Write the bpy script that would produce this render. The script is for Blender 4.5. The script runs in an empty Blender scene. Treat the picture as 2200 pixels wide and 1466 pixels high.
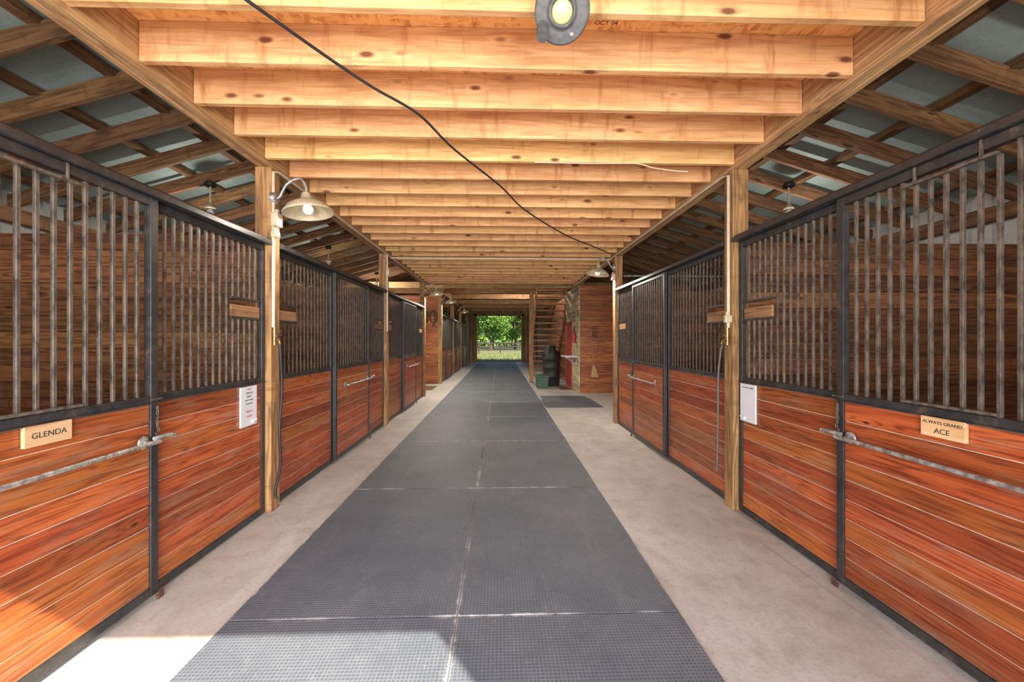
import bpy, math, random
from mathutils import Vector, Matrix
R = random.Random(7)
C = bpy.context.scene.collection
scene = bpy.context.scene

# ------------------------------------------------------------------ mesh builder
class MB:
    def __init__(s):
        s.v=[];s.f=[];s.g=[];s.r=[];s.smooth=[]
    def add(s,vs,fs,gc=None,rnd=None,smooth=False):
        b=len(s.v)
        if rnd is None: rnd=R.random()
        if gc is None:
            o=(R.random()*50,R.random()*50,R.random()*50)
            gc=[(p[0]+o[0],p[1]+o[1],p[2]+o[2]) for p in vs]
        s.v+= [tuple(p) for p in vs]; s.g+=gc; s.r+=[rnd]*len(vs)
        for f in fs:
            s.f.append([i+b for i in f]); s.smooth.append(smooth)
    def box(s,x0,x1,y0,y1,z0,z1,ax=None,rnd=None):
        if x0>x1:x0,x1=x1,x0
        if y0>y1:y0,y1=y1,y0
        if z0>z1:z0,z1=z1,z0
        d=(x1-x0,y1-y0,z1-z0)
        if ax is None: ax=d.index(max(d))
        vs=[(x,y,z) for x in(x0,x1) for y in(y0,y1) for z in(z0,z1)]
        o=(R.random()*60,R.random()*60,R.random()*60)
        perm={0:(0,1,2),1:(1,0,2),2:(2,0,1)}[ax]
        gc=[tuple(p[perm[k]]+o[k] for k in range(3)) for p in vs]
        fs=[(0,1,3,2),(4,6,7,5),(0,4,5,1),(2,3,7,6),(0,2,6,4),(1,5,7,3)]
        s.add(vs,fs,gc,rnd)
    def beam(s,p0,p1,w,h,up=(0,0,1),rnd=None):
        p0=Vector(p0);p1=Vector(p1);d=(p1-p0);L=d.length;d.normalize()
        side=d.cross(Vector(up)).normalized();u=side.cross(d).normalized()
        vs=[];gc=[];o=(R.random()*60,R.random()*60,R.random()*60)
        for t in(0,L):
            for a in(-w/2,w/2):
                for b in(0,h):
                    vs.append(p0+d*t+side*a+u*b); gc.append((t+o[0],a+o[1],b+o[2]))
        fs=[(0,1,3,2),(4,6,7,5),(0,4,5,1),(2,3,7,6),(0,2,6,4),(1,5,7,3)]
        s.add(vs,fs,gc,rnd)
    def tube(s,pts,r,n=10,cap=True):
        pts=[Vector(p) for p in pts];rs=r if isinstance(r,(list,tuple)) else [r]*len(pts)
        t=(pts[1]-pts[0]).normalized()
        a=Vector((0,0,1)) if abs(t.z)<.9 else Vector((1,0,0))
        nrm=t.cross(a).normalized();vs=[]
        for i,p in enumerate(pts):
            if i==0:t=(pts[1]-pts[0])
            elif i==len(pts)-1:t=(pts[-1]-pts[-2])
            else:t=(pts[i+1]-pts[i-1])
            t.normalize();nrm=(nrm-t*nrm.dot(t)).normalized();b=t.cross(nrm)
            for k in range(n):
                an=2*math.pi*k/n;vs.append(p+(nrm*math.cos(an)+b*math.sin(an))*rs[i])
        fs=[]
        for i in range(len(pts)-1):
            for k in range(n):
                k2=(k+1)%n;fs.append((i*n+k,i*n+k2,(i+1)*n+k2,(i+1)*n+k))
        s.add(vs,fs,smooth=True)
        if cap:
            m=len(vs);s.add(vs[:n],[tuple(range(n))[::-1]]);s.add(vs[m-n:],[tuple(range(n))])
    def lathe(s,prof,c=(0,0,0),n=32,mat=None):
        vs=[];c=Vector(c)
        for r,z in prof:
            for k in range(n):
                a=2*math.pi*k/n;p=Vector((r*math.cos(a),r*math.sin(a),z))
                if mat: p=mat@p
                vs.append(c+p)
        fs=[]
        for i in range(len(prof)-1):
            for k in range(n):
                k2=(k+1)%n;fs.append((i*n+k,i*n+k2,(i+1)*n+k2,(i+1)*n+k))
        s.add(vs,fs,smooth=True)
    def mesh(s,name,o=(0,0,0)):
        m=bpy.data.meshes.new(name)
        m.from_pydata([(p[0]-o[0],p[1]-o[1],p[2]-o[2]) for p in s.v],[],s.f)
        m.polygons.foreach_set('use_smooth',s.smooth)
        a=m.attributes.new('gc','FLOAT_VECTOR','POINT')
        a.data.foreach_set('vector',[c for g in s.g for c in g])
        a=m.attributes.new('rnd','FLOAT','POINT');a.data.foreach_set('value',s.r)
        m.update();return m

def obj(name,mb,mat,o=(0,0,0),parent=None,bevel=0,label=None,cat=None,group=None,kind=None):
    me=mb.mesh(name,o) if isinstance(mb,MB) else mb
    if mat: me.materials.append(mat)
    ob=bpy.data.objects.new(name,me);C.objects.link(ob)
    if parent: ob.parent=parent; po=Vector(parent['org']); ob.location=Vector(o)-po
    else: ob.location=o
    if bevel:
        b=ob.modifiers.new('bevel','BEVEL');b.width=bevel;b.segments=2;b.limit_method='ANGLE'
    if label:ob['label']=label
    if cat:ob['category']=cat
    if group:ob['group']=group
    if kind:ob['kind']=kind
    return ob
def thing(name,o,label,cat,group=None):
    e=bpy.data.objects.new(name,None);C.objects.link(e);e.location=o;e['org']=tuple(o)
    e.empty_display_size=.1
    e['label']=label;e['category']=cat
    if group:e['group']=group
    return e
def part(name,mb,mat,p,bevel=0,label=None):
    o=tuple(p['org']);return obj(name,mb,mat,o,p,bevel,label)
def smoothpts(P,n=6):
    P=[Vector(p) for p in P];Q=[P[0]]+P+[P[-1]];out=[]
    for i in range(1,len(Q)-2):
        a,b,c,d=Q[i-1:i+3]
        for k in range(n):
            t=k/n;out.append(.5*((2*b)+(c-a)*t+(2*a-5*b+4*c-d)*t*t+(3*b-a-3*c+d)*t**3))
    out.append(P[-1]);return out

# ------------------------------------------------------------------ materials
class N:
    def __init__(s,name,rough=.6,metal=0):
        s.m=bpy.data.materials.new(name);s.m.use_nodes=True;s.t=s.m.node_tree
        s.b=s.t.nodes['Principled BSDF'];s.b.inputs['Roughness'].default_value=rough
        s.b.inputs['Metallic'].default_value=metal
    def n(s,ty,**k):
        q=s.t.nodes.new(ty)
        for a,b in k.items():setattr(q,a,b)
        return q
    def put(s,inp,v):
        if isinstance(v,bpy.types.NodeSocket):s.t.links.new(v,inp)
        elif isinstance(v,(tuple,list)) and len(v)==3 and inp.type=='RGBA':inp.default_value=(*v,1)
        else:inp.default_value=v
    def math(s,op,a,b=0,c=None,clamp=False):
        q=s.n('ShaderNodeMath',operation=op);q.use_clamp=clamp
        s.put(q.inputs[0],a);s.put(q.inputs[1],b)
        if c is not None:s.put(q.inputs[2],c)
        return q.outputs[0]
    def vm(s,op,a,b):
        q=s.n('ShaderNodeVectorMath',operation=op);s.put(q.inputs[0],a);s.put(q.inputs[1],b);return q.outputs[0]
    def noise(s,v,sc=1,det=2,ro=.5,dist=0):
        q=s.n('ShaderNodeTexNoise');s.put(q.inputs['Vector'],v)
        q.inputs['Scale'].default_value=sc;q.inputs['Detail'].default_value=det
        q.inputs['Roughness'].default_value=ro;q.inputs['Distortion'].default_value=dist
        return q.outputs[0]
    def vor(s,v,sc=1,rand=1,feat='F1',out='Distance',dim='3D'):
        q=s.n('ShaderNodeTexVoronoi',feature=feat,voronoi_dimensions=dim);s.put(q.inputs['Vector'],v)
        q.inputs['Scale'].default_value=sc;q.inputs['Randomness'].default_value=rand
        return q.outputs[out]
    def mr(s,v,a,b,c=0,d=1):
        q=s.n('ShaderNodeMapRange');s.put(q.inputs[0],v)
        for i,x in enumerate((a,b,c,d)):s.put(q.inputs[i+1],x)
        return q.outputs[0]
    def mix(s,f,a,b,bt='MIX'):
        q=s.n('ShaderNodeMix',data_type='RGBA',blend_type=bt)
        s.put(q.inputs[0],f);s.put(q.inputs[6],a);s.put(q.inputs[7],b);return q.outputs[2]
    def attr(s,n,o):
        q=s.n('ShaderNodeAttribute');q.attribute_name=n;return q.outputs[o]
    def obj(s):return s.n('ShaderNodeTexCoord').outputs['Object']
    def bump(s,h,st=.3,d=.01):
        q=s.n('ShaderNodeBump');q.inputs['Strength'].default_value=st;q.inputs['Distance'].default_value=d
        s.put(q.inputs['Height'],h);s.t.links.new(q.outputs[0],s.b.inputs['Normal'])
    def col(s,c):s.put(s.b.inputs['Base Color'],c)

def wood(name,light,mid,dark,ring=28,rough=.5,stain=0,wear=None,wearamt=.5,var=.35,bump=.25,knotcol=None,spec=.5,gs=(.7,5),sharp=1,kd_=(1.7,6.5),kr=.1,gamt=1):
    m=N(name,rough);m.b.inputs['Specular IOR Level'].default_value=spec
    g=m.attr('gc','Vector');r=m.attr('rnd','Fac')
    n1=m.noise(m.vm('MULTIPLY',g,(gs[0],gs[1],gs[1])),1,3,.5,.2)
    kd=m.vor(m.vm('MULTIPLY',g,(kd_[0],kd_[1],kd_[1])))
    k=m.mr(kd,0,.4,1,0);k=m.math('MULTIPLY',k,k)
    f=m.math('ADD',n1,m.math('MULTIPLY',k,.22))
    sn=m.math('MULTIPLY_ADD',m.math('SINE',m.math('MULTIPLY',f,ring*2)),.5,.5)
    sn=m.math('POWER',sn,1.5*sharp)
    fine=m.noise(m.vm('MULTIPLY',g,(3,130,130)),1,2,.6)
    mid2=m.noise(m.vm('MULTIPLY',g,(1.2,22,22)),1,2,.5)
    c=m.mix(m.mr(mid2,.3,.7),light,mid)
    c=m.mix(m.math('MULTIPLY',sn,m.mr(fine,.3,.62,.35*gamt,.95*gamt)),c,dark)
    c=m.mix(m.mr(fine,.5,.75,0,.35),c,dark)
    if stain:
        st=m.noise(m.vm('MULTIPLY',g,(9,1.6,1.6)),1,4,.65)
        c=m.mix(m.mr(st,.55,.72,0,stain),c,dark)
        st=m.noise(m.vm('MULTIPLY',g,(2,6,6)),1,5,.7)
        c=m.mix(m.mr(st,.50,.75,0,stain*.75),c,dark)
    c=m.mix(m.mr(kd,kr*.5,kr,.95,0),c,knotcol or tuple(x*.35 for x in dark))
    if wear:
        w=m.noise(m.vm('MULTIPLY',g,(2.2,14,14)),1,6,.7)
        c=m.mix(m.mr(w,.52,.68,0,wearamt),c,wear)
    v=m.mr(r,0,1,1-var,1+var*.6)
    hv=m.n('ShaderNodeHueSaturation');m.put(hv.inputs['Value'],v);m.put(hv.inputs['Color'],c)
    m.put(hv.inputs['Hue'],m.mr(m.math('FRACT',m.math('MULTIPLY',r,7.3)),0,1,.492,.508))
    m.col(hv.outputs[0])
    m.bump(m.math('ADD',sn,fine),bump,.002)
    return m.m
def simple(name,col,rough=.6,metal=0,n=.2,sc=20,bump=0,emit=None,es=1):
    m=N(name,rough,metal);ns=m.noise(m.obj(),sc,3,.6)
    m.col(m.mix(m.mr(ns,.3,.7),tuple(c*(1-n) for c in col),tuple(min(1,c*(1+n)) for c in col)))
    if bump:m.bump(ns,bump,.003)
    if emit:
        m.put(m.b.inputs['Emission Color'],emit);m.b.inputs['Emission Strength'].default_value=es
    return m.m

W_stall=wood('stained_pine',(.48,.125,.032),(.34,.070,.018),(.11,.020,.008),30,.38,wear=(.34,.21,.13),wearamt=.5,var=.36,gs=(.7,13),sharp=1.4,kr=.06,bump=.25,gamt=.82)
W_joist=wood('joist_pine',(.86,.53,.235),(.79,.435,.165),(.46,.20,.062),20,.7,stain=.9,var=.15,bump=.25,knotcol=(.15,.05,.015),gs=(.6,8),kd_=(3.0,7),kr=.17,gamt=.55)
W_beam=wood('beam_pine',(.72,.45,.21),(.60,.34,.14),(.32,.16,.065),22,.75,stain=.6,var=.2,bump=.3,gs=(.6,9))
W_post=wood('post_pine',(.48,.275,.10),(.36,.185,.065),(.14,.065,.024),24,.7,stain=.6,var=.15,bump=.3,gs=(.7,9))
W_raft=wood('rafter_pine',(.38,.20,.09),(.27,.13,.056),(.11,.05,.022),20,.8,stain=.6,var=.35,gs=(.6,9))
W_part=wood('partition_pine',(.42,.185,.07),(.30,.12,.045),(.10,.036,.014),22,.7,stain=.6,var=.4,gs=(.6,9))
W_red=wood('stained_cedar',(.50,.165,.05),(.37,.105,.03),(.13,.035,.01),26,.6,var=.3,gs=(.6,9))
W_cream=wood('cream_board',(.60,.52,.34),(.48,.40,.24),(.26,.19,.11),14,.7,var=.25)
W_sign=wood('sign_board',(.74,.50,.28),(.66,.42,.2),(.5,.28,.12),14,.6,var=.1,bump=.1)
W_stair=wood('stair_wood',(.62,.30,.16),(.48,.21,.11),(.2,.08,.04),16,.7,var=.25)
W_dusty_lit=simple('dusty_lit_backing',(.60,.44,.33),.9)  # pale dust, plus light caught by groove bevels painted into the colour

m=N('black_painted_steel',.42);ns=m.noise(m.obj(),14,5,.7);ns2=m.noise(m.obj(),60,3,.6)
c=m.mix(m.mr(ns,.35,.7),(.018,.018,.020),(.045,.042,.040));c=m.mix(m.mr(ns,.6,.75,0,.7),c,(.14,.08,.05))
c=m.mix(m.mr(ns2,.66,.74,0,.5),c,(.3,.27,.24));m.col(c);m.bump(ns2,.15,.001);M_black=m.m
def barmat(name,a,b,r_):
    m=N(name,.42,.25);ns=m.noise(m.vm('MULTIPLY',m.obj(),(9,9,4)),3,4,.7)
    c=m.mix(m.mr(ns,.35,.65),a,b);c=m.mix(m.mr(ns,.58,.72,0,.8),c,r_);m.col(c);return m.m
M_bar=barmat('grille_steel',(.05,.041,.034),(.185,.155,.125),(.17,.075,.033))
M_bar2=barmat('grille_steel_dark',(.025,.020,.017),(.10,.078,.060),(.11,.05,.025))
m=N('galvanized_pipe',.4,.5);ns=m.noise(m.obj(),22,5,.7)
c=m.mix(m.mr(ns,.4,.6),(.50,.49,.46),(.20,.18,.165));m.col(c);M_galv=m.m
M_rust=simple('rusty_iron',(.10,.045,.03),.85,.2,.5,40,.4)
M_pvc=simple('aged_pvc',(.66,.57,.42),.5,0,.15,12)
M_white=simple('white_board',(.74,.75,.78),.35,0,.04,6)
M_ink=simple('black_ink',(.03,.03,.035),.7)
M_stamp=simple('stamp_ink',(.14,.06,.03),.8)
M_inkr=simple('red_ink',(.5,.03,.05),.7)
M_rubber=simple('black_rubber',(.02,.02,.022),.55)
M_hose=simple('grey_hose',(.10,.09,.08),.55)
M_cream=simple('cream_enamel',(.55,.46,.31),.35,.1,.25,9)
M_bulb=simple('glowing_bulb',(1,.95,.85),.3,emit=(1,.93,.8),es=1.6)
M_glass=simple('unlit_bulb_glass',(.75,.74,.7),.2)
M_redp=simple('red_paint',(.38,.028,.022),.45)
M_green=simple('green_plastic',(.05,.10,.07),.5)
M_brass=simple('dull_brass',(.35,.22,.09),.4,.8,.3)
M_mesh=simple('doormat_coir',(.16,.09,.045),.95,0,.5,120,.6)
M_straw=simple('broom_straw',(.45,.30,.12),.9,0,.3,70,.3)
M_leather=simple('dark_leather',(.03,.018,.012),.5)
M_fence=simple('dark_fence_board',(.04,.032,.028),.8)
M_bark=simple('bark',(.10,.07,.05),.95,0,.5,9,.8)

# concrete
m=N('worn_concrete',.5);o=m.obj()
a=m.noise(o,1.1,6,.65,.4);b=m.noise(o,45,4,.75);c0=m.noise(o,5,6,.72);c1=m.noise(m.vm('MULTIPLY',o,(2.6,.8,1)),1,6,.7,.6)
c=m.mix(m.mr(a,.32,.68),(.43,.40,.36),(.60,.575,.545));c=m.mix(m.mr(c0,.48,.72,0,.65),c,(.32,.275,.23))
c=m.mix(m.mr(c1,.52,.66,0,.5),c,(.67,.65,.63))
c=m.mix(m.mr(b,.50,.70,0,.5),c,(.26,.23,.20))
sx=m.n('ShaderNodeSeparateXYZ');m.put(sx.inputs[0],o)
fr=m.math('ABSOLUTE',m.math('SUBTRACT',m.math('FRACT',m.math('DIVIDE',m.math('SUBTRACT',sx.outputs[1],1.98),3.6)),.5))
c=m.mix(m.mr(fr,0,.0014,.6,0),c,(.16,.13,.11))
m.col(c);m.bump(b,.25,.003);M_conc=m.m
# mats
def matmat(hx,hy,name):
    m=N(name,.6);o=m.obj();wp=m.n('ShaderNodeNewGeometry').outputs['Position']
    d=m.vor(o,52,0,dim='2D');n1=m.noise(wp,1.6,6,.7);n2=m.noise(wp,30,4,.7);n3=m.noise(wp,.8,3,.6);n4=m.noise(m.vm('MULTIPLY',wp,(5,1.4,1)),1,6,.75)
    c=m.mix(m.mr(n1,.3,.7),(.088,.106,.136),(.155,.175,.208))
    c=m.mix(m.mr(n4,.55,.72,0,.45),c,(.26,.265,.275))
    c=m.mix(m.mr(d,.26,.42,.55,0),c,(.042,.048,.060))
    c=m.mix(m.mr(n2,.56,.75,0,.4),c,(.25,.24,.23))
    sx=m.n('ShaderNodeSeparateXYZ');m.put(sx.inputs[0],o)
    ex=m.math('SUBTRACT',hx,m.math('ABSOLUTE',sx.outputs[0]));ey=m.math('SUBTRACT',hy,m.math('ABSOLUTE',sx.outputs[1]))
    e=m.math('MINIMUM',ex,ey);e=m.math('ADD',e,m.math('MULTIPLY',m.math('SUBTRACT',m.noise(wp,11,5,.8),.52),.055))
    c=m.mix(m.math('MULTIPLY',m.mr(e,.000,.010,.9,0),m.mr(n3,.44,.55)),c,(.56,.55,.53))
    m.col(c);m.bump(m.mr(d,.25,.45),.3,.003);return m.m
M_mat=matmat(.624,.9475,'stall_mat_rubber')
# OSB
m=N('osb_board',.7);o=m.obj();cl=m.vor(m.vm('MULTIPLY',o,(14,40,14)),1,1,out='Color')
cl2=m.vor(m.vm('MULTIPLY',o,(40,16,14)),1,1,out='Color');q=m.n('ShaderNodeSeparateColor');m.put(q.inputs[0],cl)
q2=m.n('ShaderNodeSeparateColor');m.put(q2.inputs[0],cl2)
m.col(m.mix(m.math('MULTIPLY',q.outputs[0],q2.outputs[0]),(.98,.52,.18),(.55,.18,.045)));M_osb=m.m
# roof sheet
m=N('insulated_roof_sheet',.6);o=m.obj();a=m.noise(o,2.2,6,.7);b=m.noise(o,40,4,.7)
c=m.mix(m.mr(a,.3,.7),(.27,.365,.345),(.40,.50,.47));c=m.mix(m.mr(b,.52,.72,0,.6),c,(.19,.22,.19));m.col(c);M_roof=m.m
M_siding=simple('pale_metal_siding',(.50,.51,.48),.5,.1,.12,5)
# ground
m=N('grass_ground',.95);o=m.obj();a=m.noise(o,.5,6,.7);b=m.noise(o,14,5,.8)
c=m.mix(m.mr(a,.4,.62),(.10,.135,.038),(.19,.155,.08));c=m.mix(m.mr(b,.45,.7),c,(.06,.07,.03));m.col(c);M_grass=m.m
M_dirt=simple('packed_dirt',(.20,.13,.085),.95,0,.35,7,.5)
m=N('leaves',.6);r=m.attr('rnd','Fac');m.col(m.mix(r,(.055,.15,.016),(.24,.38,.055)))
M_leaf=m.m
m=N('grass_blades',.7);r=m.attr('rnd','Fac');m.col(m.mix(r,(.08,.14,.024),(.26,.25,.11)));M_blade=m.m

def struct(name,mb,mat,label,cat,o=(0,0,0),bevel=0):
    return obj(name,mb,mat,o,None,bevel,label,cat,None,'structure')

# ------------------------------------------------------------------ constants
YF,YE=-.3,27.3
XS=5.8
XL,XR=2.10,2.16           # fixed panel fronts
def roofz(x):return 3.1+.29*(XS-abs(x))
PL=[.07,3.67,7.27,10.87]; PR=[0.0,3.6,7.3]

# floor
mb=MB();mb.box(-XS,XS,YF,YE,-.15,0);struct('floor',mb,M_conc,'pale worn concrete barn floor with control joints','floor')
mb=MB()
for s,pp in((-1,PL),(1,PR)):
    xi=XL+.12 if s<0 else XR+.12
    mb.box(s*xi,s*(XS-.05),YF+.05,pp[-1]-.05,0,.02)
struct('floor',mb,M_dirt,'packed dirt bedding on the stall floors','floor')
# ground outside
mb=MB();mb.add([(-150,YE+.05,-.04),(150,YE+.05,-.04),(150,220,-.04),(-150,220,-.04)],[(0,1,2,3)])
struct('ground',mb,M_grass,'sunlit green pasture beyond the barn doorway','grass')
mb=MB();mb.add([(-60,-60,-.06),(60,-60,-.06),(60,YF,-.06),(-60,YF,-.06)],[(0,1,2,3)])
struct('ground',mb,M_dirt,'packed dirt yard outside the barn entrance','ground')

# side walls
for s,nm in((-1,'wall_left'),(1,'wall_right')):
    mb=MB();pr=[];y=YF
    while y<YE:
        for dy,dx in((0,0),(.17,0),(.185,-.025),(.215,-.025),(.23,0)):
            pr.append((s*(XS+dx),min(y+dy,YE)))
        y+=.23
    vs=[(x,y,0) for x,y in pr]+[(x,y,3.3) for x,y in pr];n=len(pr)
    mb.add(vs,[(i,i+1,i+1+n,i+n) for i in range(n-1)])
    struct(nm,mb,M_siding,'pale ribbed metal siding of the barn side','wall')
    mb=MB()
    for k in range(15):
        mb.box(s*(XS-.035),s*(XS-.07),YF+.1,YE-.1,.02+k*.145,.16+k*.145,1)
    struct(nm,mb,W_part,'dark plank lining inside the stalls','wall')
    mb=MB();mb.box(s*(XS-.03),s*(XS-.13),YF+.1,YE-.1,2.92,3.09,1)
    obj('eave_beam',mb,W_raft,(s*XS,YF,2.95),None,.004,'brown timber eave beam along the metal siding','beam')

# back wall with opening, and gable
mb=MB()
for x in [i*.2 for i in range(-29,29)]:
    a,b=x,x+.192;z0=0
    if b>-1.62 and a<1.47: z0=3.2
    mb.box(a,b,YE,YE+.03,z0,roofz((a+b)/2)+.1,2)
struct('wall_back',mb,W_post,'brown board end wall with a tall open doorway','wall')
mb=MB()
mb.box(-1.80,-1.6,YE-.12,YE+.06,0,3.3);mb.box(1.45,1.62,YE-.12,YE+.06,0,3.3);mb.box(-1.8,1.62,YE-.12,YE+.06,3.18,3.42)
struct('trim_1',mb,W_post,'timber frame around the far doorway','door frame',bevel=.005)
# front wall (behind viewer)
mb=MB();mb.box(1.41,XS,YF-.1,YF,0,3.4,2);mb.box(-XS,-2.1,YF-.1,YF,0,3.4,2)
mb.add([(-XS,YF,3.04),(XS,YF,3.04),(XS,YF,3.4),(0,YF,4.95),(-XS,YF,3.4)],[(0,1,2,3,4)])
struct('wall_front',mb,W_red,'board front wall with open barn doorway','wall')

# roof sheets, rafters, purlins
for s in(-1,1):
    mb=MB();o=.22
    z1,z0=roofz(0)+o,roofz(XS+.3)+o
    mb.add([(0,YF-.3,z1),(s*(XS+.3),YF-.3,z0),(s*(XS+.3),YE+.3,z0),(0,YE+.3,z1),
            (0,YF-.3,z1+.02),(s*(XS+.3),YF-.3,z0+.02),(s*(XS+.3),YE+.3,z0+.02),(0,YE+.3,z1+.02)],
           [(0,1,2,3),(4,5,6,7),(0,1,5,4),(2,3,7,6),(1,2,6,5)])
    struct('ceiling',mb,M_roof,'pale blue-green insulated roof sheets','roof')
    y=.75;
    while y<YE:
        mb=MB();mb.beam((s*.03,y,roofz(0)),(s*(XS-.02),y,roofz(XS)),.045,.155)
        obj('roof_rafter',mb,W_raft,(s*XS,y,3.1),None,0,'rough brown timber rafter under the pale roof sheets','rafter','roof rafters')
        y+=.585
    for x in(.35,.95,1.6,2.2,2.85,3.5,4.15,4.8,5.45):
        mb=MB();z=roofz(x)+.150
        mb.beam((s*x,YF+.1,z),(s*x,YE-.05,z),.10,.062)
        obj('roof_purlin',mb,W_raft,(s*x,YF,z),None,0,'long brown timber purlin running along the roof','purlin','roof purlins')

# loft deck and joists
mb=MB();mb.box(-2.25,2.32,YF+.05,11.3,3.362,3.377);struct('ceiling',mb,M_osb,'orange strand board loft deck over the aisle','ceiling')
for k in range(-4,24):
    y=1.9+.4*k
    mb=MB();mb.box(-2.045,2.105,y,y+.04,3.13,3.36,0)
    obj('ceiling_joist',mb,W_joist,(0,y,3.13),None,.003,'knotty honey-coloured pine joist spanning the aisle','joist','loft joists')
for s,x0 in((-1,2.05),(1,2.11)):
    mb=MB()
    for i in range(3):
        mb.box(s*(x0+i*.042),s*(x0+i*.042+.040),YF+.1,11.3,3.10+.006*(i==1),3.358,1)
    obj('loft_beam',mb,W_beam,(s*x0,YF,3.1),None,.003,'laminated pine beam carrying the loft joists','beam')
# stamped date on deck
def text(s,size,mat,parent,loc,rot,name='lettering',align='CENTER',ext=.0006,label=None):
    cu=bpy.data.curves.new('t','FONT');cu.body=s;cu.size=size;cu.align_x=align;cu.align_y='CENTER';cu.extrude=ext
    to=bpy.data.objects.new('t',cu);C.objects.link(to);bpy.context.view_layer.update()
    me=bpy.data.meshes.new_from_object(to.evaluated_get(bpy.context.evaluated_depsgraph_get()))
    bpy.data.objects.remove(to);me.name=name;me.materials.clear();me.materials.append(mat)
    ob=bpy.data.objects.new(name,me);C.objects.link(ob)
    if parent:ob.parent=parent;ob.location=Vector(loc)-Vector(parent['org'])
    else:ob.location=loc
    ob.rotation_mode='QUATERNION';ob.rotation_quaternion=rot
    if label:ob['label']=label
    return ob
def basis(x,y):
    x=Vector(x);y=Vector(y);z=x.cross(y);M=Matrix((x,y,z)).transposed();return M.to_quaternion()
Q_L=basis((0,1,0),(0,0,1));Q_R=basis((0,-1,0),(0,0,1));Q_UP=basis((1,0,0),(0,-1,0))
t=text('OCT 04',.040,M_stamp,None,(.605,2.245,3.3605),Q_UP,'date_stamp');t['label']='OCT 04 stamped in black on strand board';t['category']='stamp'

# posts
def post(x,y,h,lab='weathered square timber post beside the stall fronts'):
    mb=MB();mb.box(x-.072,x+.072,y-.07,y+.07,0,h,2)
    obj('timber_post',mb,W_post,(x,y,0),None,.006,lab,'post','aisle posts')
for y in PL[1:]:post(-2.122,y,3.10)
for y in PR[1:]:post(2.182,y,3.10)

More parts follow.
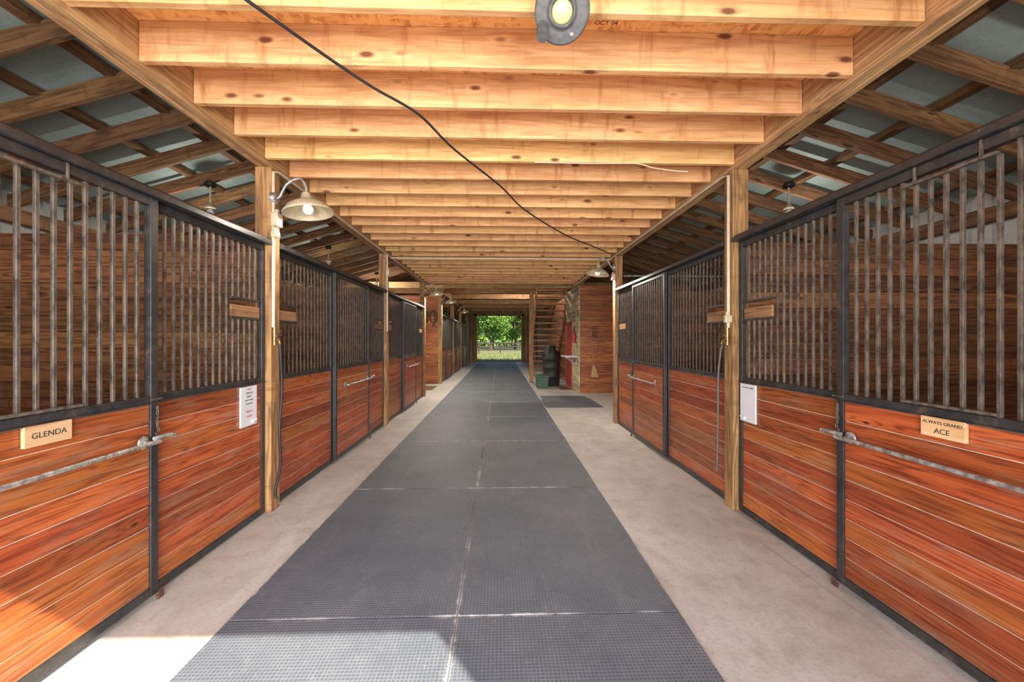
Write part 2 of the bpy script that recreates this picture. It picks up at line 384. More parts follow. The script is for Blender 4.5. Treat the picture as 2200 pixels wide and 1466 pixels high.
# ------------------------------------------------------------------ stall fronts
def stall(s,xf,ya,yb,zt,kind,feed=None,sub=None,name=None,handle=True,board=None,latch=True):
    """kind 'panel' or 'door'. xf = |x| of the front face"""
    BS=.070 if ya<3.6 else .077
    door=kind=='door'
    if door: xf=xf-.045
    X=lambda d:s*(xf+d)
    o=(X(.02),ya,0)
    if door:
        lab='sliding stall door with stained planks and steel bars'
        if name: lab='sliding stall door with %s name board'%('one-line' if '\n' not in name else 'two-line')
        T=thing('stall_door',o,lab,'stall door','sliding stall doors')
    else:
        lab='fixed stall front with stained planks and steel bars'
        if board: lab='fixed stall front holding a handwritten white note board'
        T=thing('stall_panel',o,lab,'stall front','fixed stall fronts')
    zr=zt-.055; zb=.035 if door else .012; fw=.05
    mb=MB()
    mb.box(X(0),X(.04),ya,ya+fw,zb,zr);mb.box(X(0),X(.04),yb-fw,yb,zb,zr)
    mb.box(X(0.001),X(.039),ya+fw,yb-fw,zb,zb+.05);mb.box(X(.001),X(.039),ya+fw,yb-fw,1.175,1.215)
    mb.box(X(-.008),X(.03),ya,yb,1.168,1.176)
    mb.box(X(.001),X(.039),ya+fw,yb-fw,zr-.05,zr)
    part('frame',mb,M_black,T,.003)
    # planks
    z=zb+.052;nb=9;h=(1.166-z)/nb
    mb=MB()
    for i in range(nb):
        mb.box(X(.009+R.random()*.0015),X(.032),ya+fw+.001,yb-fw-.001,z+i*h+.0023,z+(i+1)*h-.0023,1)
    part('plank_panel',mb,W_stall,T,.002)
    mb=MB();mb.box(X(.0130),X(.030),ya+fw+.003,yb-fw-.003,z,1.166);part('backing_board',mb,W_dusty_lit,T)
    # bars
    mb=MB();nbar=int(round((yb-ya-2*fw)/BS));st=(yb-ya-2*fw)/nbar;r=.0082 if ya<3.6 else .0074
    for i in range(1,nbar):
        y=ya+fw+i*st;zz0,zz1=1.215,zr-.05
        segs=[(zz0,zz1)]
        if feed and feed[0]<y<feed[1]:segs=[(zz0,1.72),(1.885,zz1)]
        if sub and sub[0]<y<sub[1]:segs=[(zz0-.01,zr-.085)]
        for a,b in segs:
            mb.box(X(.02-r),X(.02+r),y-r,y+r,a,b,2)
    part('bar_grille',mb,M_bar if ya<3.6 else M_bar2,T,.0025)
    if feed:
        mb=MB()
        for zz in(1.715,1.875):mb.box(X(.006),X(.034),feed[0]-.02,feed[1]+.02,zz,zz+.018)
        part('feed_opening_frame',mb,M_black,T,.002)
        mb=MB();mb.box(X(.014),X(.034),feed[0],feed[1],1.735,1.83,1);part('feed_board',mb,W_raft,T,.003)
    if sub:
        mb=MB();zz=zr-.09
        mb.box(X(-.012),X(.01),sub[0],sub[1],zz,zz+.014)
        mb.box(X(-.012),X(.01),sub[0],sub[1],1.222,1.236)
        for yy in(sub[0]+.06,sub[1]-.06):mb.box(X(-.006),X(.006),yy-.005,yy+.005,zz,zr+.0)
        part('hinged_bar_section',mb,M_bar,T,.002)
    if door and handle:
        mb=MB();zh=.955
        ys=yb-.04
        mb.tube([(X(-.062),ya+.25,zh),(X(-.062),ys-.02,zh)],.0125,12)
        mb.tube([(X(-.062),ys-.06,zh+.022),(X(-.070),ys+.02,zh+.026),(X(-.066),ys+.075,zh+.018)],.013,12)
        for yy in(ya+.3,ys-.06):
            mb.tube([(X(.0),yy,zh),(X(-.062),yy,zh)],.011,10)
            mb.lathe([(0,.012),(.02,.012),(.036,.004),(.038,0)],(X(.0),yy,zh),20,Matrix.Rotation(-s*math.pi/2,3,'Y'))
        part('pull_handle',mb,M_galv,T)
    if door and latch:
        mb=MB()
        for k in range(7):
            mb.tube([(X(-.012)+.006*math.cos(a)*(k%2),yb-.02+.005*math.cos(a)*(1-k%2)+.004*k*(k%3-1)*.3,1.14-k*.026+.016*math.sin(a)) for a in [j*math.pi/4 for j in range(9)]],.0025,6,False)
        mb.box(X(-.012),X(0),yb-.05,yb+.02,1.19,1.203)
        part('latch_chain',mb,M_bar,T)
    if door:
        mb=MB();mb.box(X(-.018),X(.0),yb-.02,yb+.02,.0,.025);mb.box(X(-.018),X(-.014),yb-.02,yb+.02,.025,.045)
        part('floor_guide',mb,M_rust,T,.003)
    if name:
        yc=1.855 if s<0 else 1.825;w,hh=(.19,.092) if s<0 else (.19,.095)
        mb=MB();mb.box(X(-.012),X(.006),yc-w/2,yc+w/2,1.125-hh/2,1.125+hh/2,1);pl=part('name_board',mb,W_sign,T,.002)
        Q=Q_L if s<0 else Q_R
        L=name.split('\n')
        if len(L)==1: text(L[0],.036,M_ink,T,(X(-.0125),yc,1.125),Q)
        else:
            text(L[0],.022,M_ink,T,(X(-.0125),yc,1.148),Q);text(L[1],.036,M_ink,T,(X(-.0125),yc,1.108),Q)
    if board:
        yc=3.365 if s<0 else 3.39;Q=Q_L if s<0 else Q_R
        mb=MB();mb.box(X(-.004),X(.008),yc-.105,yc+.105,.83,1.16);part('note_board',mb,M_white,T,.001)
        for tx,sz,dz,mt in board:
            text(tx,sz,mt,T,(X(-.0045),yc,.995+dz),Q,'handwriting')
        mb=MB();mb.tube([(X(-.012),yc+.03,.86),(X(-.012),yc+.085,.87)],.011,10);part('marker_pen',mb,M_white,T)
    return T
def track(s,xf,ya,yb,zt):
    mb=MB();X=lambda d:s*(xf+d)
    mb.box(X(-.07),X(.05),ya,yb,zt-.052,zt-.012,1);mb.tube([(X(-.015),ya,zt-.018),(X(-.015),yb,zt-.018)],.034,14)
    obj('sliding_door_track',mb,M_black,(s*xf,ya,zt),None,.004,'black steel track rail above the stall doors','track rail','door track rails')

noteL=[('HORSES',.017,.142,M_inkr),('Clean my',.024,.112,M_ink),('sleeper',.021,.083,M_ink),('April is weeds',.018,.052,M_ink),('do that have',.018,.022,M_ink),('MERRY',.026,-.045,M_inkr),('+ ACE',.028,-.085,M_inkr)]
noteR=[("Don't feed me Alfalfa!",.018,.135,M_ink)]
def bay(s,xf,p0,p1,zt,**k):
    a,b=p0+.073,p1-.073;d0=p0+1.32;d1=p0+2.62 
    d0=k.get('d0',d0);d1=k.get('d1',d1)
    f1=(a+.06,a+.42);f2=(b-.42,b-.06)
    stall(s,xf,a,d0+.02,zt,'panel',feed=f1)
    stall(s,xf,d1,b,zt,'panel',feed=f2,board=k.get('board'))
    stall(s,xf,d0,d1,zt,'door',sub=k.get('sub'),name=k.get('name'))
    track(s,xf,a,b,zt)
bay(-1,XL,.07,3.67,2.445,d0=1.15,d1=2.44,sub=(1.5,2.0),name='GLENDA',board=noteL)
bay(-1,XL,3.67,7.27,2.445,d0=5.0,d1=6.28)
bay(-1,XL,7.27,10.87,2.445,d0=8.5,d1=9.75)
bay(1,XR,0,3.6,2.485,d0=1.1,d1=2.43,sub=(1.62,2.02),name='ALWAYS GRAND\nACE',board=noteR)
bay(1,XR,3.6,7.3,2.485,d0=5.05,d1=6.3)
# far stalls
FP=[14.0,17.5,21.0,24.5]
for i in range(3):bay(-1,XL,FP[i],FP[i+1],2.445)
for y in FP:post(-2.122,y,3.2)
mb=MB();mb.box(-2.19,-2.05,14,YE,3.2,3.44,1);obj('header_beam',mb,W_post,(-2.12,14,3.2),None,.004,'pine header beam above the far stalls','beam')
mb=MB();mb.box(-2.17,-2.1,24.6,YE-.05,0,3.2,2);obj('board_partition',mb,W_part,(-2.1,24.6,0),None,0,'brown board wall beside the far doorway','partition')

# partitions between stalls
def partition(s,y,x0,x1,h,mat,lab,n=None,name='stall_partition'):
    mb=MB();n=n or int(h/.145);hh=h/n
    for i in range(n):mb.box(s*x0,s*x1,y-.02,y+.02,i*hh+.002,(i+1)*hh-.002,0)
    obj(name,mb,mat,(s*x0,y,0),None,.002,lab,'partition','stall partitions')
for y in PL[1:]:partition(-1,y,2.20,XS-.08,2.5,W_part,'dark horizontal plank partition between stalls')
for y in PR[1:]:partition(1,y,2.26,XS-.08,2.45,W_part,'dark horizontal plank partition between stalls')
for y in FP[1:]:partition(-1,y,2.20,XS-.08,2.5,W_part,'dark horizontal plank partition between stalls')
partition(-1,13.98,2.20,XS-.08,3.1,W_red,'reddish plank wall facing the cross aisle',name='tack_wall')
# right tack room
partition(1,11.4,2.3,XS-.08,3.12,W_red,'reddish plank wall of the tack room',name='tack_room_wall')
mb=MB();n=21
for i in range(n):
    if i*.15<2.05: mb.box(2.26,2.30,11.38,12.45,i*.15+.003,(i+1)*.15-.003,1)
    else: mb.box(2.26,2.30,11.38,13.6,i*.15+.005,(i+1)*.15-.005,1)
mb.box(2.26,2.30,13.42,13.6,0,2.05,2)
struct('wall_right',mb,W_cream,'cream board wall of the tack room with a red door','wall')
mb=MB();mb.box(2.32,4,13.58,13.62,0,3.1,2);struct('wall_right',mb,W_red,'brown end wall of the tack room','wall')
mb=MB();mb.box(2.27,2.31,12.5,13.38,0.01,2.03)
for z0,z1 in((.2,.9),(1.05,1.9)):
    for y0,y1 in((12.6,12.9),(12.98,13.28)):mb.box(2.255,2.27,y0,y1,z0,z1)
struct('door_1',mb,M_redp,'red painted panelled tack room door','door',bevel=.006)
mb=MB();mb.box(2.24,2.29,12.44,12.5,0,2.1);mb.box(2.24,2.29,13.38,13.44,0,2.1);mb.box(2.24,2.29,12.44,13.44,2.04,2.12)
struct('trim_2',mb,M_redp,'red painted door casing','door frame')
mb=MB()
for i in range(21):mb.box(2.44,2.48,13.65,YE-.05,i*.15+.006,(i+1)*.15-.006,1)
struct('wall_right',mb,W_part,'brown plank wall along the far aisle','wall')
# overhead cross beams
for i,(y,z) in enumerate(((11.32,3.12),(13.3,3.28),(14.6,3.25),(17.0,3.3),(19.4,3.3),(21.8,3.3),(24.2,3.3))):
    mb=MB()
    mb.box(-5.6 if i else -2.3,5.6 if i else 2.4,y,y+.045,z,z+.2,0)
    obj('cross_beam',mb,W_post if i!=1 else W_beam,(0,y,z),None,.004,'pale timber tie beam spanning the open bay','beam','tie beams')
    if i>1:
        mb=MB();mb.beam((-2.6,y+.05,z+.1),(-.1,y+.05,4.8),.04,.1,(0,1,0));mb.beam((2.6,y+.05,z+.1),(.1,y+.05,4.8),.04,.1,(0,1,0))
        obj('truss_web',mb,W_raft,(0,y,z),None,0,'slanted brown truss braces under the ridge','truss')
post(1.12,14.2,3.25,'tall timber post beside the staircase')

# staircase (rises towards the viewer)
T=thing('staircase',(1.75,17.6,0),'open-riser dark wooden staircase up to the loft','staircase')
y0,y1,zt=17.4,13.75,3.3;ns=15
for xs in(1.29,2.36):
    mb=MB();mb.beam((xs,y0,-.0),(xs,y1,zt-.1),.04,.20);part('stringer',mb,W_stair,T,.003)
for i in range(1,ns+1):
    t=i/ns;y=y0+(y1-y0)*t;z=zt*t
    mb=MB();mb.box(1.311,2.339,y-.03,y+.22,z-.045,z,0);part('tread',mb,W_stair,T,.003)
mb=MB();mb.beam((1.29,y0,.95),(1.29,y1,zt+.85),.04,.09)
part('handrail',mb,W_beam,T,.004)
for t in(.02,.26,.5,.74,.98):
    mb=MB();y=y0+(y1-y0)*t;mb.box(1.27,1.31,y-.04,y+.04,zt*t+(.02 if t<.2 else .08),zt*t+.98,2)
    part('baluster',mb,W_beam,T)
T=thing('trash_barrel',(1.72,13.3,0),'black plastic barrel stuffed with dark bags','barrel')
mb=MB();mb.lathe([(0,0),(.24,0),(.27,.04),(.275,.3),(.285,.31),(.285,.34),(.278,.35),(.285,.6),(.295,.61),(.295,.64),(.287,.65),(.29,.88),(.31,.89),(.31,.93),(.28,.93)],(1.72,13.3,0),32)
part('barrel_body',mb,M_rubber,T)
n=18
prof=[(.0,1.33),(.08,1.31),(.15,1.25),(.2,1.15),(.25,1.05),(.27,.95),(.27,.88)]
mb=MB();vs=[];fs=[]
for i,(r,z) in enumerate(prof):
    for k in range(n):
        a=2*math.pi*k/n;rr=r*(1+.25*math.sin(k*2.3+i*1.7));vs.append((1.72+rr*math.cos(a),13.3+rr*math.sin(a),z+.05*math.sin(k*1.7+i)*(i>0)))
for i in range(len(prof)-1):
    for k in range(n):fs.append((i*n+k,i*n+(k+1)%n,(i+1)*n+(k+1)%n,(i+1)*n+k))
mb.add(vs,fs,smooth=True);part('bin_bag',mb,M_rubber,T)
T=thing('storage_tote',(1.34,12.7,0),'dark green lidded plastic storage tote','storage box')
mb=MB();b=[(-.2,-.18),(.2,-.18),(.2,.18),(-.2,.18)];cx,cy=1.34,12.68
mb.add([(cx+x*.88,cy+y*.88,0) for x,y in b]+[(cx+x,cy+y,.36) for x,y in b],[(0,1,2,3),(4,7,6,5),(0,4,5,1),(1,5,6,2),(2,6,7,3),(3,7,4,0)])
part('tote_body',mb,M_green,T,.015)
mb=MB();mb.box(cx-.22,cx+.22,cy-.2,cy+.2,.36,.41);mb.box(cx-.16,cx+.16,cy-.14,cy+.14,.41,.43);part('lid',mb,M_green,T,.01)

# shelf
T=thing('wall_shelf',(2.1,12.0,1.02),'white narrow shelf on brackets against cream boards','shelf')
mb=MB();mb.box(1.9,2.258,11.5,12.4,1.03,1.06);part('shelf_board',mb,M_white,T,.004)
for y in(11.65,12.25):
    mb=MB();mb.box(2.235,2.258,y-.015,y+.015,.8,1.03);mb.beam((2.24,y,.82),(1.98,y,1.02),.02,.02)
    part('bracket',mb,M_galv,T)
# fire extinguisher
T=thing('fire_extinguisher',(2.2,11.75,1.3),'small red fire extinguisher hung on cream boards','fire extinguisher')
mb=MB();mb.lathe([(0,1.45),(.05,1.45),(.055,1.48),(.055,1.72),(.045,1.77),(.02,1.8),(.02,1.83)],(2.2,11.75,0),20);part('cylinder_body',mb,M_redp,T)
mb=MB();mb.tube([(2.2,11.75,1.83),(2.2,11.75,1.86),(2.2,11.66,1.89)],.014,8);mb.tube(smoothpts([(2.2,11.75,1.84),(2.13,11.72,1.82),(2.12,11.72,1.7),(2.13,11.74,1.58)]),.008,8);part('valve_hose',mb,M_rubber,T)
# broom and fork on the tack room wall
T=thing('broom',(2.68,11.3,.46),'straw broom hanging bristles-down on the red wall','broom')
mb=MB();mb.tube([(2.70,11.34,.75),(2.60,11.36,1.85)],.012,10);part('broom_handle',mb,W_post,T)
mb=MB();b=[];
for z,w,d in((.46,.10,.03),(.6,.085,.035),(.72,.05,.03),(.8,.022,.02)):
    yy=11.34;xx=2.72-(z-.46)*.08
    b+=[(xx-w,yy-d,z),(xx+w,yy-d,z),(xx+w,yy+d,z),(xx-w,yy+d,z)]
fs=[(0,3,2,1),(12,13,14,15)]
for i in range(3):
    for k in range(4):fs.append((i*4+k,i*4+(k+1)%4,i*4+4+(k+1)%4,i*4+4+k))
mb.add(b,fs);part('bristles',mb,M_straw,T,.006)
T=thing('pitchfork',(2.85,11.36,.6),'long-handled pitchfork hung on the red wall','pitchfork')
mb=MB();mb.tube([(2.80,11.36,.8),(2.74,11.36,1.6)],.013,10);part('fork_handle',mb,W_post,T)
mb=MB()
for k in range(-2,3):mb.tube([(2.74,11.36,1.6),(2.73+k*.035,11.36,1.68),(2.73+k*.04,11.35,1.95)],.006,6)
part('tines',mb,M_black,T)

# mats
def mat_obj(x0,x1,y0,y1,mat,lab,cat,grp=None,rot=0,name='rubber_mat',h=.012):
    cx,cy=(x0+x1)/2,(y0+y1)/2;mb=MB();mb.box(x0-cx,x1-cx,y0-cy,y1-cy,0.0005,h)
    ob=obj(name,mb,mat,(0,0,0),None,.003,lab,cat,grp);ob.location=(cx,cy,0);ob.rotation_euler.z=rot
for r in range(15):
    y0=.311+r*1.9
    y1=min(y0+1.893,YE-.02)
    for c,x0 in enumerate((-1.490,-.237)):
        j=.004*(R.random()-.5)
        mat_obj(x0+j,x0+1.246+j,y0,y1,M_mat,'dark studded rubber stall mat on the concrete aisle','rubber mat','aisle mats',.002*(R.random()-.5))
mat_obj(1.025,2.35,8.95,10.8,M_mat,'dark rubber mat in front of the wash bay','rubber mat')
mat_obj(1.85,2.22,12.1,12.9,M_mesh,'brown coir doormat at the red door','doormat',name='doormat')
mat_obj(-2.75,-2.1,12.2,13.2,M_mesh,'brown coir doormat in the cross aisle','doormat',name='doormat')

# ------------------------------------------------------------------ lamps
def point(p,e,col,r=.04):
    l=bpy.data.lights.new('bulb_fill_light','POINT');l.energy=e;l.color=col;l.shadow_soft_size=r
    o=bpy.data.objects.new('bulb_fill_light',l);C.objects.link(o);o.location=p;return o
def spot(p,e,col):
    l=bpy.data.lights.new('bulb_fill_light','SPOT');l.energy=e;l.color=col;l.shadow_soft_size=.02;l.spot_size=math.radians(172);l.spot_blend=.4
    o=bpy.data.objects.new('bulb_fill_light',l);C.objects.link(o);o.location=p;return o
def barnlamp(s,px,py,z,e):
    sx=s*(px-.32);T=thing('barn_lamp',(s*px,py,z),'cream enamel gooseneck barn lamp mounted on a post','lamp','gooseneck barn lamps')
    M=Matrix.Rotation(s*.14,3,'Y')
    c=(sx,py,z)
    mb=MB();mb.lathe([(.035,.17),(.04,.15),(.055,.12),(.075,.10),(.12,.085),(.17,.055),(.205,.012),(.213,.0),(.213,-.012),(.208,-.012),(.205,.0),(.165,.045),(.11,.075),(.05,.09),(0,.09)],c,48,M)
    part('lamp_shade',mb,M_cream,T)
    mb=MB();mb.lathe([(0,-.015),(.03,-.01),(.045,.015),(.04,.04),(.022,.075),(.02,.09)],c,24,M);part('bulb',mb,M_bulb,T)
    top=Vector(c)+M@Vector((0,0,.16))
    mb=MB();mb.tube(smoothpts([(s*(px-.005),py,z+.12),(s*(px-.06),py,z+.13),(s*(px-.13),py,z+.25),(s*(px-.24),py,z+.30),(top.x,py,top.z+.07),tuple(top)],8),.012,10)
    part('gooseneck_arm',mb,M_galv,T)
    mb=MB();mb.lathe([(0,.045),(.045,.045),(.055,.03),(.055,0)],(s*px,py,z+.12),20,Matrix.Rotation(-s*math.pi/2,3,'Y'));part('mount_plate',mb,M_galv,T)
    spot((sx,py,z-.04),e,(1,.90,.76))
barnlamp(-1,2.05,3.62,2.70,40)
barnlamp(1,2.11,7.26,2.76,210)
barnlamp(-1,2.05,10.85,2.78,240)
barnlamp(-1,2.05,14.0,2.85,140)
barnlamp(-1,2.05,19.2,2.85,110)
def pendant(x,y,e):
    zr=roofz(x)+.0;T=thing('pendant_lamp',(x,y,zr),'white stem pendant lamp with bulb under the rafters','lamp','stall pendant lamps')
    mb=MB();mb.lathe([(0,.0),(.075,0),(.075,-.035),(.05,-.045),(0,-.045)],(x,y,zr),8);mb.lathe([(0,.03),(.05,.03),(.05,0)],(x,y,zr),8);part('ceiling_box',mb,M_black,T)
    mb=MB();mb.tube([(x,y,zr-.04),(x,y,zr-.27)],.012,10);part('stem',mb,M_pvc,T)
    mb=MB();mb.lathe([(.012,-.26),(.03,-.27),(.035,-.3),(.06,-.31),(.06,-.34),(.03,-.345)],(x,y,zr),24);part('lamp_holder',mb,M_cream,T)
    mb=MB();mb.lathe([(.022,-.34),(.04,-.37),(.045,-.40),(.035,-.43),(0,-.445)],(x,y,zr),20);part('bulb',mb,M_glass,T)
    if e:point((x,y,zr-.55),e,(1,.93,.84),.03)  # fill light added below the unlit pendant bulb to brighten the stalls
for y,e in((1.8,32),(5.44,24),(9.1,20)):pendant(-3.9,y,e)
for y,e in((1.75,32),(5.24,24)):pendant(3.9,y,e)
pendant(-3.9,12.6,70);pendant(-3.9,19,25)
pendant(.8,15.8,170)  # extra pendant added high above the tie beams to light the stairs
# floodlight on the joists above
M_cast=simple('grey_cast_metal',(.075,.075,.075),.65,0,.35,30,.2)
T=thing('floodlight',(.27,1.75,3.1),'grey bulkhead floodlight with yellow lens under the joists','lamp')
d=Vector((-.08,-.80,-.60)).normalized();q=d.to_track_quat('Z','Y').to_matrix()
c=Vector((.275,1.76,3.015))
mb=MB();mb.lathe([(0,-.12),(.09,-.11),(.112,-.08),(.118,-.02),(.122,.0),(.122,.016),(.112,.024),(.075,.020),(.062,.026),(.058,.044),(.050,.046),(.046,.02)],c,40,q);part('housing',mb,M_cast,T)
for k in range(4):
    mb=MB();a=k*math.pi/2+.5;p=c+q@Vector((.095*math.cos(a),.095*math.sin(a),.022));mb.lathe([(0,.008),(.009,.006),(.01,0)],p,10,q)
    part('screw',mb,M_galv,T)
mb=MB();mb.lathe([(0,.040),(.03,.036),(.042,.03),(.046,.02)],c,30,q);part('lens',mb,simple('yellow_lens',(.62,.52,.20),.3,emit=(.8,.65,.25),es=.1),T)
mb=MB();mb.tube([c+q@Vector((0,0,-.08)),(.27,1.88,3.10),(.27,1.88,3.15)],.04,14);mb.box(.17,.37,1.82,1.895,3.08,3.19);part('mount_arm',mb,M_cast,T,.004)
mb=MB();mb.tube([c+Vector((-.085,.02,-.05)),c+Vector((-.088,.0,-.115))],.026,14);part('sensor',mb,M_cast,T,.004)

# ------------------------------------------------------------------ wiring, pipes
def pipe(name,pts,r,mat,lab,cat,n=10,sm=False,grp=None):
    mb=MB();mb.tube(smoothpts(pts,8) if sm else pts,r,n);return obj(name,mb,mat,tuple(pts[0]),None,0,lab,cat,grp)
cab=[(-1.25,1.72,3.118),(-1.157,1.84,3.10),(-.961,2.207,3.112),(-.789,2.464,3.108),(-.565,2.763,3.112),(-.378,3.226,3.10),(0,3.994,3.10),(.31,4.785,3.112),(.964,5.831,3.10),(1.5,6.5,3.105),(1.968,7.07,3.10)]
pipe('power_cable',cab,.0085,M_rubber,'twisted black power cable stapled under the joists','cable',sm=True)
pipe('white_cord',[(.3,3.49,3.12),(.8,3.49,3.115),(1.2,3.49,3.12),(1.35,3.48,3.08),(1.55,3.47,3.05),(1.66,3.46,3.04)],.005,M_pvc,'thin white cord sagging below a joist','cable',sm=True)
pipe('conduit_pipe',[(-2.03,3.60,1.66),(-2.03,3.60,3.05),(-2.035,3.7,3.085),(-2.035,11.2,3.085)],.014,M_pvc,'white plastic conduit down the post and along the beam','conduit')
pipe('conduit_pipe',[(2.085,3.56,1.66),(2.085,3.56,3.05),(2.095,3.7,3.085),(2.095,11.2,3.085)],.014,M_pvc,'white plastic conduit down the post and along the beam','conduit')
pipe('conduit_pipe',[(-2.03,7.42,3.07),(2.08,7.42,3.07)],.014,M_pvc,'white plastic conduit crossing below the joists','conduit')
pipe('conduit_pipe',[(-2.035,7.18,1.7),(-2.035,7.18,3.07)],.014,M_pvc,'white plastic conduit on the second post','conduit')
pipe('steel_pipe',[(2.26,7.2,2.72),(4.9,7.2,2.72)],.018,M_galv,'thin steel pipe crossing above the stall','pipe')
def faucet(s,x,y,zb):
    T=thing('yard_faucet',(x,y,1.5),'brass faucet with rust-red handle on a post','faucet','post faucets')
    mb=MB();mb.tube([(x,y,1.66),(x,y,1.50)],.018,12);mb.tube([(x,y,1.54),(x-s*.05,y-.02,1.54),(x-s*.065,y-.03,1.50)],.012,10);mb.tube([(x,y,1.57),(x-s*.05,y,1.60)],.01,8);part('spout',mb,M_brass,T)
    mb=MB();mb.tube([(x-s*.05+.028*math.cos(a)*.3,y+.028*math.sin(a),1.60+.028*math.cos(a)) for a in [j*math.pi/8 for j in range(17)]],.006,6,False);mb.box(x-s*.05-.004,x-s*.05+.004,y-.028,y+.028,1.595,1.605);part('valve_handle',mb,M_rust,T)
    return T
faucet(-1,-2.02,3.60,.2)
pipe('garden_hose',[(-1.955,3.57,1.51),(-1.95,3.57,1.40),(-1.965,3.62,1.1),(-1.955,3.56,.75),(-1.965,3.6,.45),(-2.0,3.58,.2),(-1.985,3.58,.13)],.012,M_rubber,'dark hose hanging from the post faucet','hose',sm=True)
faucet(1,2.075,3.56,.4)
pipe('garden_hose',[(2.01,3.53,1.50),(2.005,3.55,1.42),(1.99,3.56,1.2),(1.975,3.54,.8),(1.965,3.53,.5),(1.96,3.53,.36)],.009,M_hose,'thin dark hose hanging from the post faucet','hose',sm=True)
def jbox(x,y,z,w=.06,h=.11):
    mb=MB();mb.box(x-.03,x+.03,y-w/2,y+w/2,z-h/2,z+h/2);mb.tube([(x,y,z+h/2),(x,y,z+h/2+.03)],.02,12)
    obj('junction_box',mb,M_cream,(x,y,z),None,.006,'cream electrical junction box on the post','electrical box','junction boxes')
jbox(-2.0,3.60,2.62,.09,.12);jbox(-2.01,3.6,2.49,.05,.05)
jbox(-2.02,7.18,2.75);jbox(2.07,7.21,2.7);jbox(2.08,3.56,1.74,.04,.07)

# halters on far left wall
for i,x in enumerate((-2.35,-2.65)):
    mb=MB();zc=2.55
    mb.tube(smoothpts([(x+.12*math.sin(a),13.94,zc-.2+.22*math.cos(a)) for a in [j*math.pi/6 for j in range(13)]],3),.014,8)
    mb.tube(smoothpts([(x,13.94,zc+.02),(x+.05,13.94,zc-.3),(x-.04,13.94,zc-.55)],5),.014,8)
    obj('horse_halter',mb,M_leather,(x,13.92,zc),None,0,'dark leather halter hanging on the plank wall','halter','hanging halters')

# ------------------------------------------------------------------ outdoors
def leafmesh(seed,rx,rz,n):
    r=random.Random(seed);mb=MB();cl=[]
    for i in range(26):
        a=r.random()*6.28;e=r.uniform(-.9,1);q=math.sqrt(1-e*e)*r.uniform(.5,1)
        cl.append((rx*.7*q*math.cos(a),rx*.7*q*math.sin(a),rz*.7*e))
    for i in range(n):
        c=r.choice(cl);v=Vector((r.gauss(0,1),r.gauss(0,1),r.gauss(0,1))).normalized()*r.uniform(.6,1)*rx*.34
        p=Vector(c)+Vector((v.x,v.y,v.z*.8));sz=r.uniform(.08,.16)
        u=Vector((r.gauss(0,1),r.gauss(0,1),r.gauss(0,1))).normalized();w=u.orthogonal().normalized()
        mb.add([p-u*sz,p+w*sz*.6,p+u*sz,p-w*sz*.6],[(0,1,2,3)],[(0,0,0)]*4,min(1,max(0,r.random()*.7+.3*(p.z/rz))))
    m=mb.mesh('crown');m.materials.append(M_leaf);return m
crowns=[leafmesh(i,3.2,3.4,9500) for i in range(3)]
TR=random.Random(3);tp=[(-9,57),(-1.4,57),(6.2,57),(-5.2,65),(2.4,65),(10,65),(-9,73),(-1.4,73),(6.2,73),(-5.2,82),(2.4,82),(10,82)]
for i,(x,y) in enumerate(tp):
    h=TR.uniform(3.0,4.4)
    T=thing('tree',(x,y,-.04),'leafy green tree beyond the pasture fence','tree','pasture trees')
    mb=MB();mb.tube(smoothpts([(x,y,-.04),(x+.1,y,h*.5),(x-.1,y,h),(x,y,h+2)],4),[.26,.24,.22,.2,.2,.19,.18,.17,.16,.13,.1,.07,.04],10)
    for k in range(4):
        a=k*1.6+i;mb.tube([(x,y,h*.75+k*.3),(x+1.3*math.cos(a),y+1.3*math.sin(a),h+.6+k*.4)],[.09,.03],6)
    part('trunk',mb,M_bark,T)
    for j,(dz,sc) in enumerate(((.9,1.1),(4.6,1.0))):
        o=bpy.data.objects.new('crown',crowns[(i+j)%3]);C.objects.link(o);o.parent=T;o.location=(0,0,h+dz);o.rotation_euler.z=i*1.3+j;o.scale=(sc,)*3
# far tree line
mb=MB();r=random.Random(9)
for i in range(20000):
    p=Vector((r.uniform(-40,40),r.uniform(98,106),0));p.z=r.uniform(0,16)
    sz=r.uniform(.35,.6);u=Vector((r.gauss(0,1),r.gauss(0,1),r.gauss(0,1))).normalized();w=u.orthogonal().normalized()
    mb.add([p-u*sz,p+w*sz*.7,p+u*sz,p-w*sz*.7],[(0,1,2,3)],[(0,0,0)]*4,r.random()*.7)
obj('tree_line_foliage',mb,M_leaf,(0,100,0),None,0,'dense green foliage of the distant tree line','foliage',None,'stuff')
T=thing('paddock_fence',(0,44,0),'dark board paddock fence across the pasture','fence')
for k in range(-5,6):
    mb=MB();mb.box(k*2.4-.07,k*2.4+.07,43.95,44.08,-.04,1.3);part('fence_post',mb,M_fence,T)
for z in(.35,.72,1.1):
    mb=MB();mb.box(-12.2,12.2,43.9,43.94,z,z+.13);part('fence_rail',mb,M_fence,T)
mb=MB();r=random.Random(5)
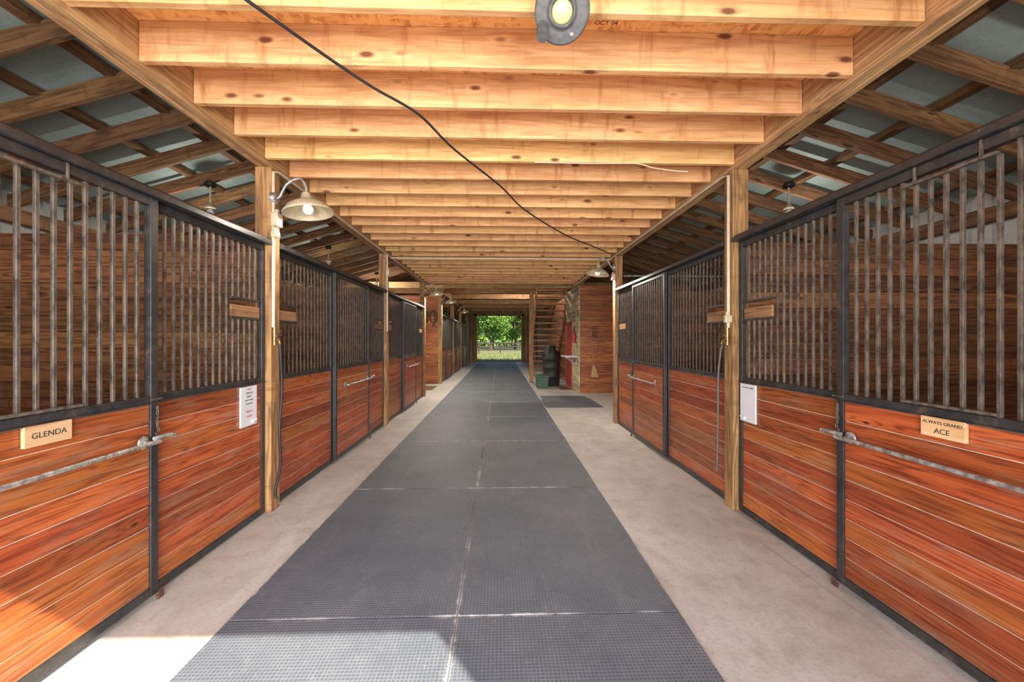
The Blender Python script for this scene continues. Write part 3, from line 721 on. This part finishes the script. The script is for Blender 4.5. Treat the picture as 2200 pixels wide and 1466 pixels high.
for i in range(9000):
    x=r.uniform(-4,4);y=YE+.4+r.random()**1.5*16;h=r.uniform(.05,.18);a=r.random()*6.28;w=.012
    mb.add([(x-w*math.cos(a),y-w*math.sin(a),-.04),(x+w*math.cos(a),y+w*math.sin(a),-.04),(x+r.gauss(0,.05),y+r.gauss(0,.05),h)],[(0,1,2)],[(0,0,0)]*3)
obj('grass',mb,M_blade,(0,30,0),None,0,'patchy green grass outside the barn doorway','grass',None,'stuff')

# ------------------------------------------------------------------ light
w=bpy.data.worlds.new('world');scene.world=w;w.use_nodes=True;nt=w.node_tree;bg=nt.nodes['Background']
sk=nt.nodes.new('ShaderNodeTexSky');sk.sky_type='NISHITA';sk.sun_disc=False;sk.sun_elevation=math.radians(46);sk.sun_rotation=math.radians(145)
nt.links.new(sk.outputs[0],bg.inputs[0]);bg.inputs[1].default_value=.3
l=bpy.data.lights.new('sun','SUN');l.energy=14;l.angle=.01;l.color=(1,.91,.74);o=bpy.data.objects.new('sun',l);C.objects.link(o)
o.rotation_mode='QUATERNION';o.rotation_quaternion=Vector((-.399,.568,-.719)).to_track_quat('-Z','Y');o.location=(5,-8,10)
def area(p,d,sx,sy,e,col=(.97,.98,1)):
    l=bpy.data.lights.new('doorway_fill_light','AREA');l.shape='RECTANGLE';l.size=sx;l.size_y=sy;l.energy=e;l.color=col  # added area fill standing in for skylight through the front doorway
    o=bpy.data.objects.new('doorway_fill_light',l);C.objects.link(o);o.location=p
    o.rotation_mode='QUATERNION';o.rotation_quaternion=Vector(d).to_track_quat('-Z','Y')
area((-.3,-4.0,1.5),(0,1,.06),8,2.9,1200)
area((-.35,-.22,1.2),(0,1,.3),3.4,2.0,60)

scene.view_settings.view_transform='Standard'
scene.view_settings.look='None'
scene.view_settings.exposure=0

cam=bpy.data.cameras.new('camera');cam.sensor_width=36;cam.lens=850*36/2200;cam.shift_y=-3/2200;cam.clip_start=.05;cam.clip_end=500
o=bpy.data.objects.new('camera',cam);C.objects.link(o);o.location=(0,0,1.55);o.rotation_euler=(math.pi/2,0,-math.atan(25/850))
scene.camera=o
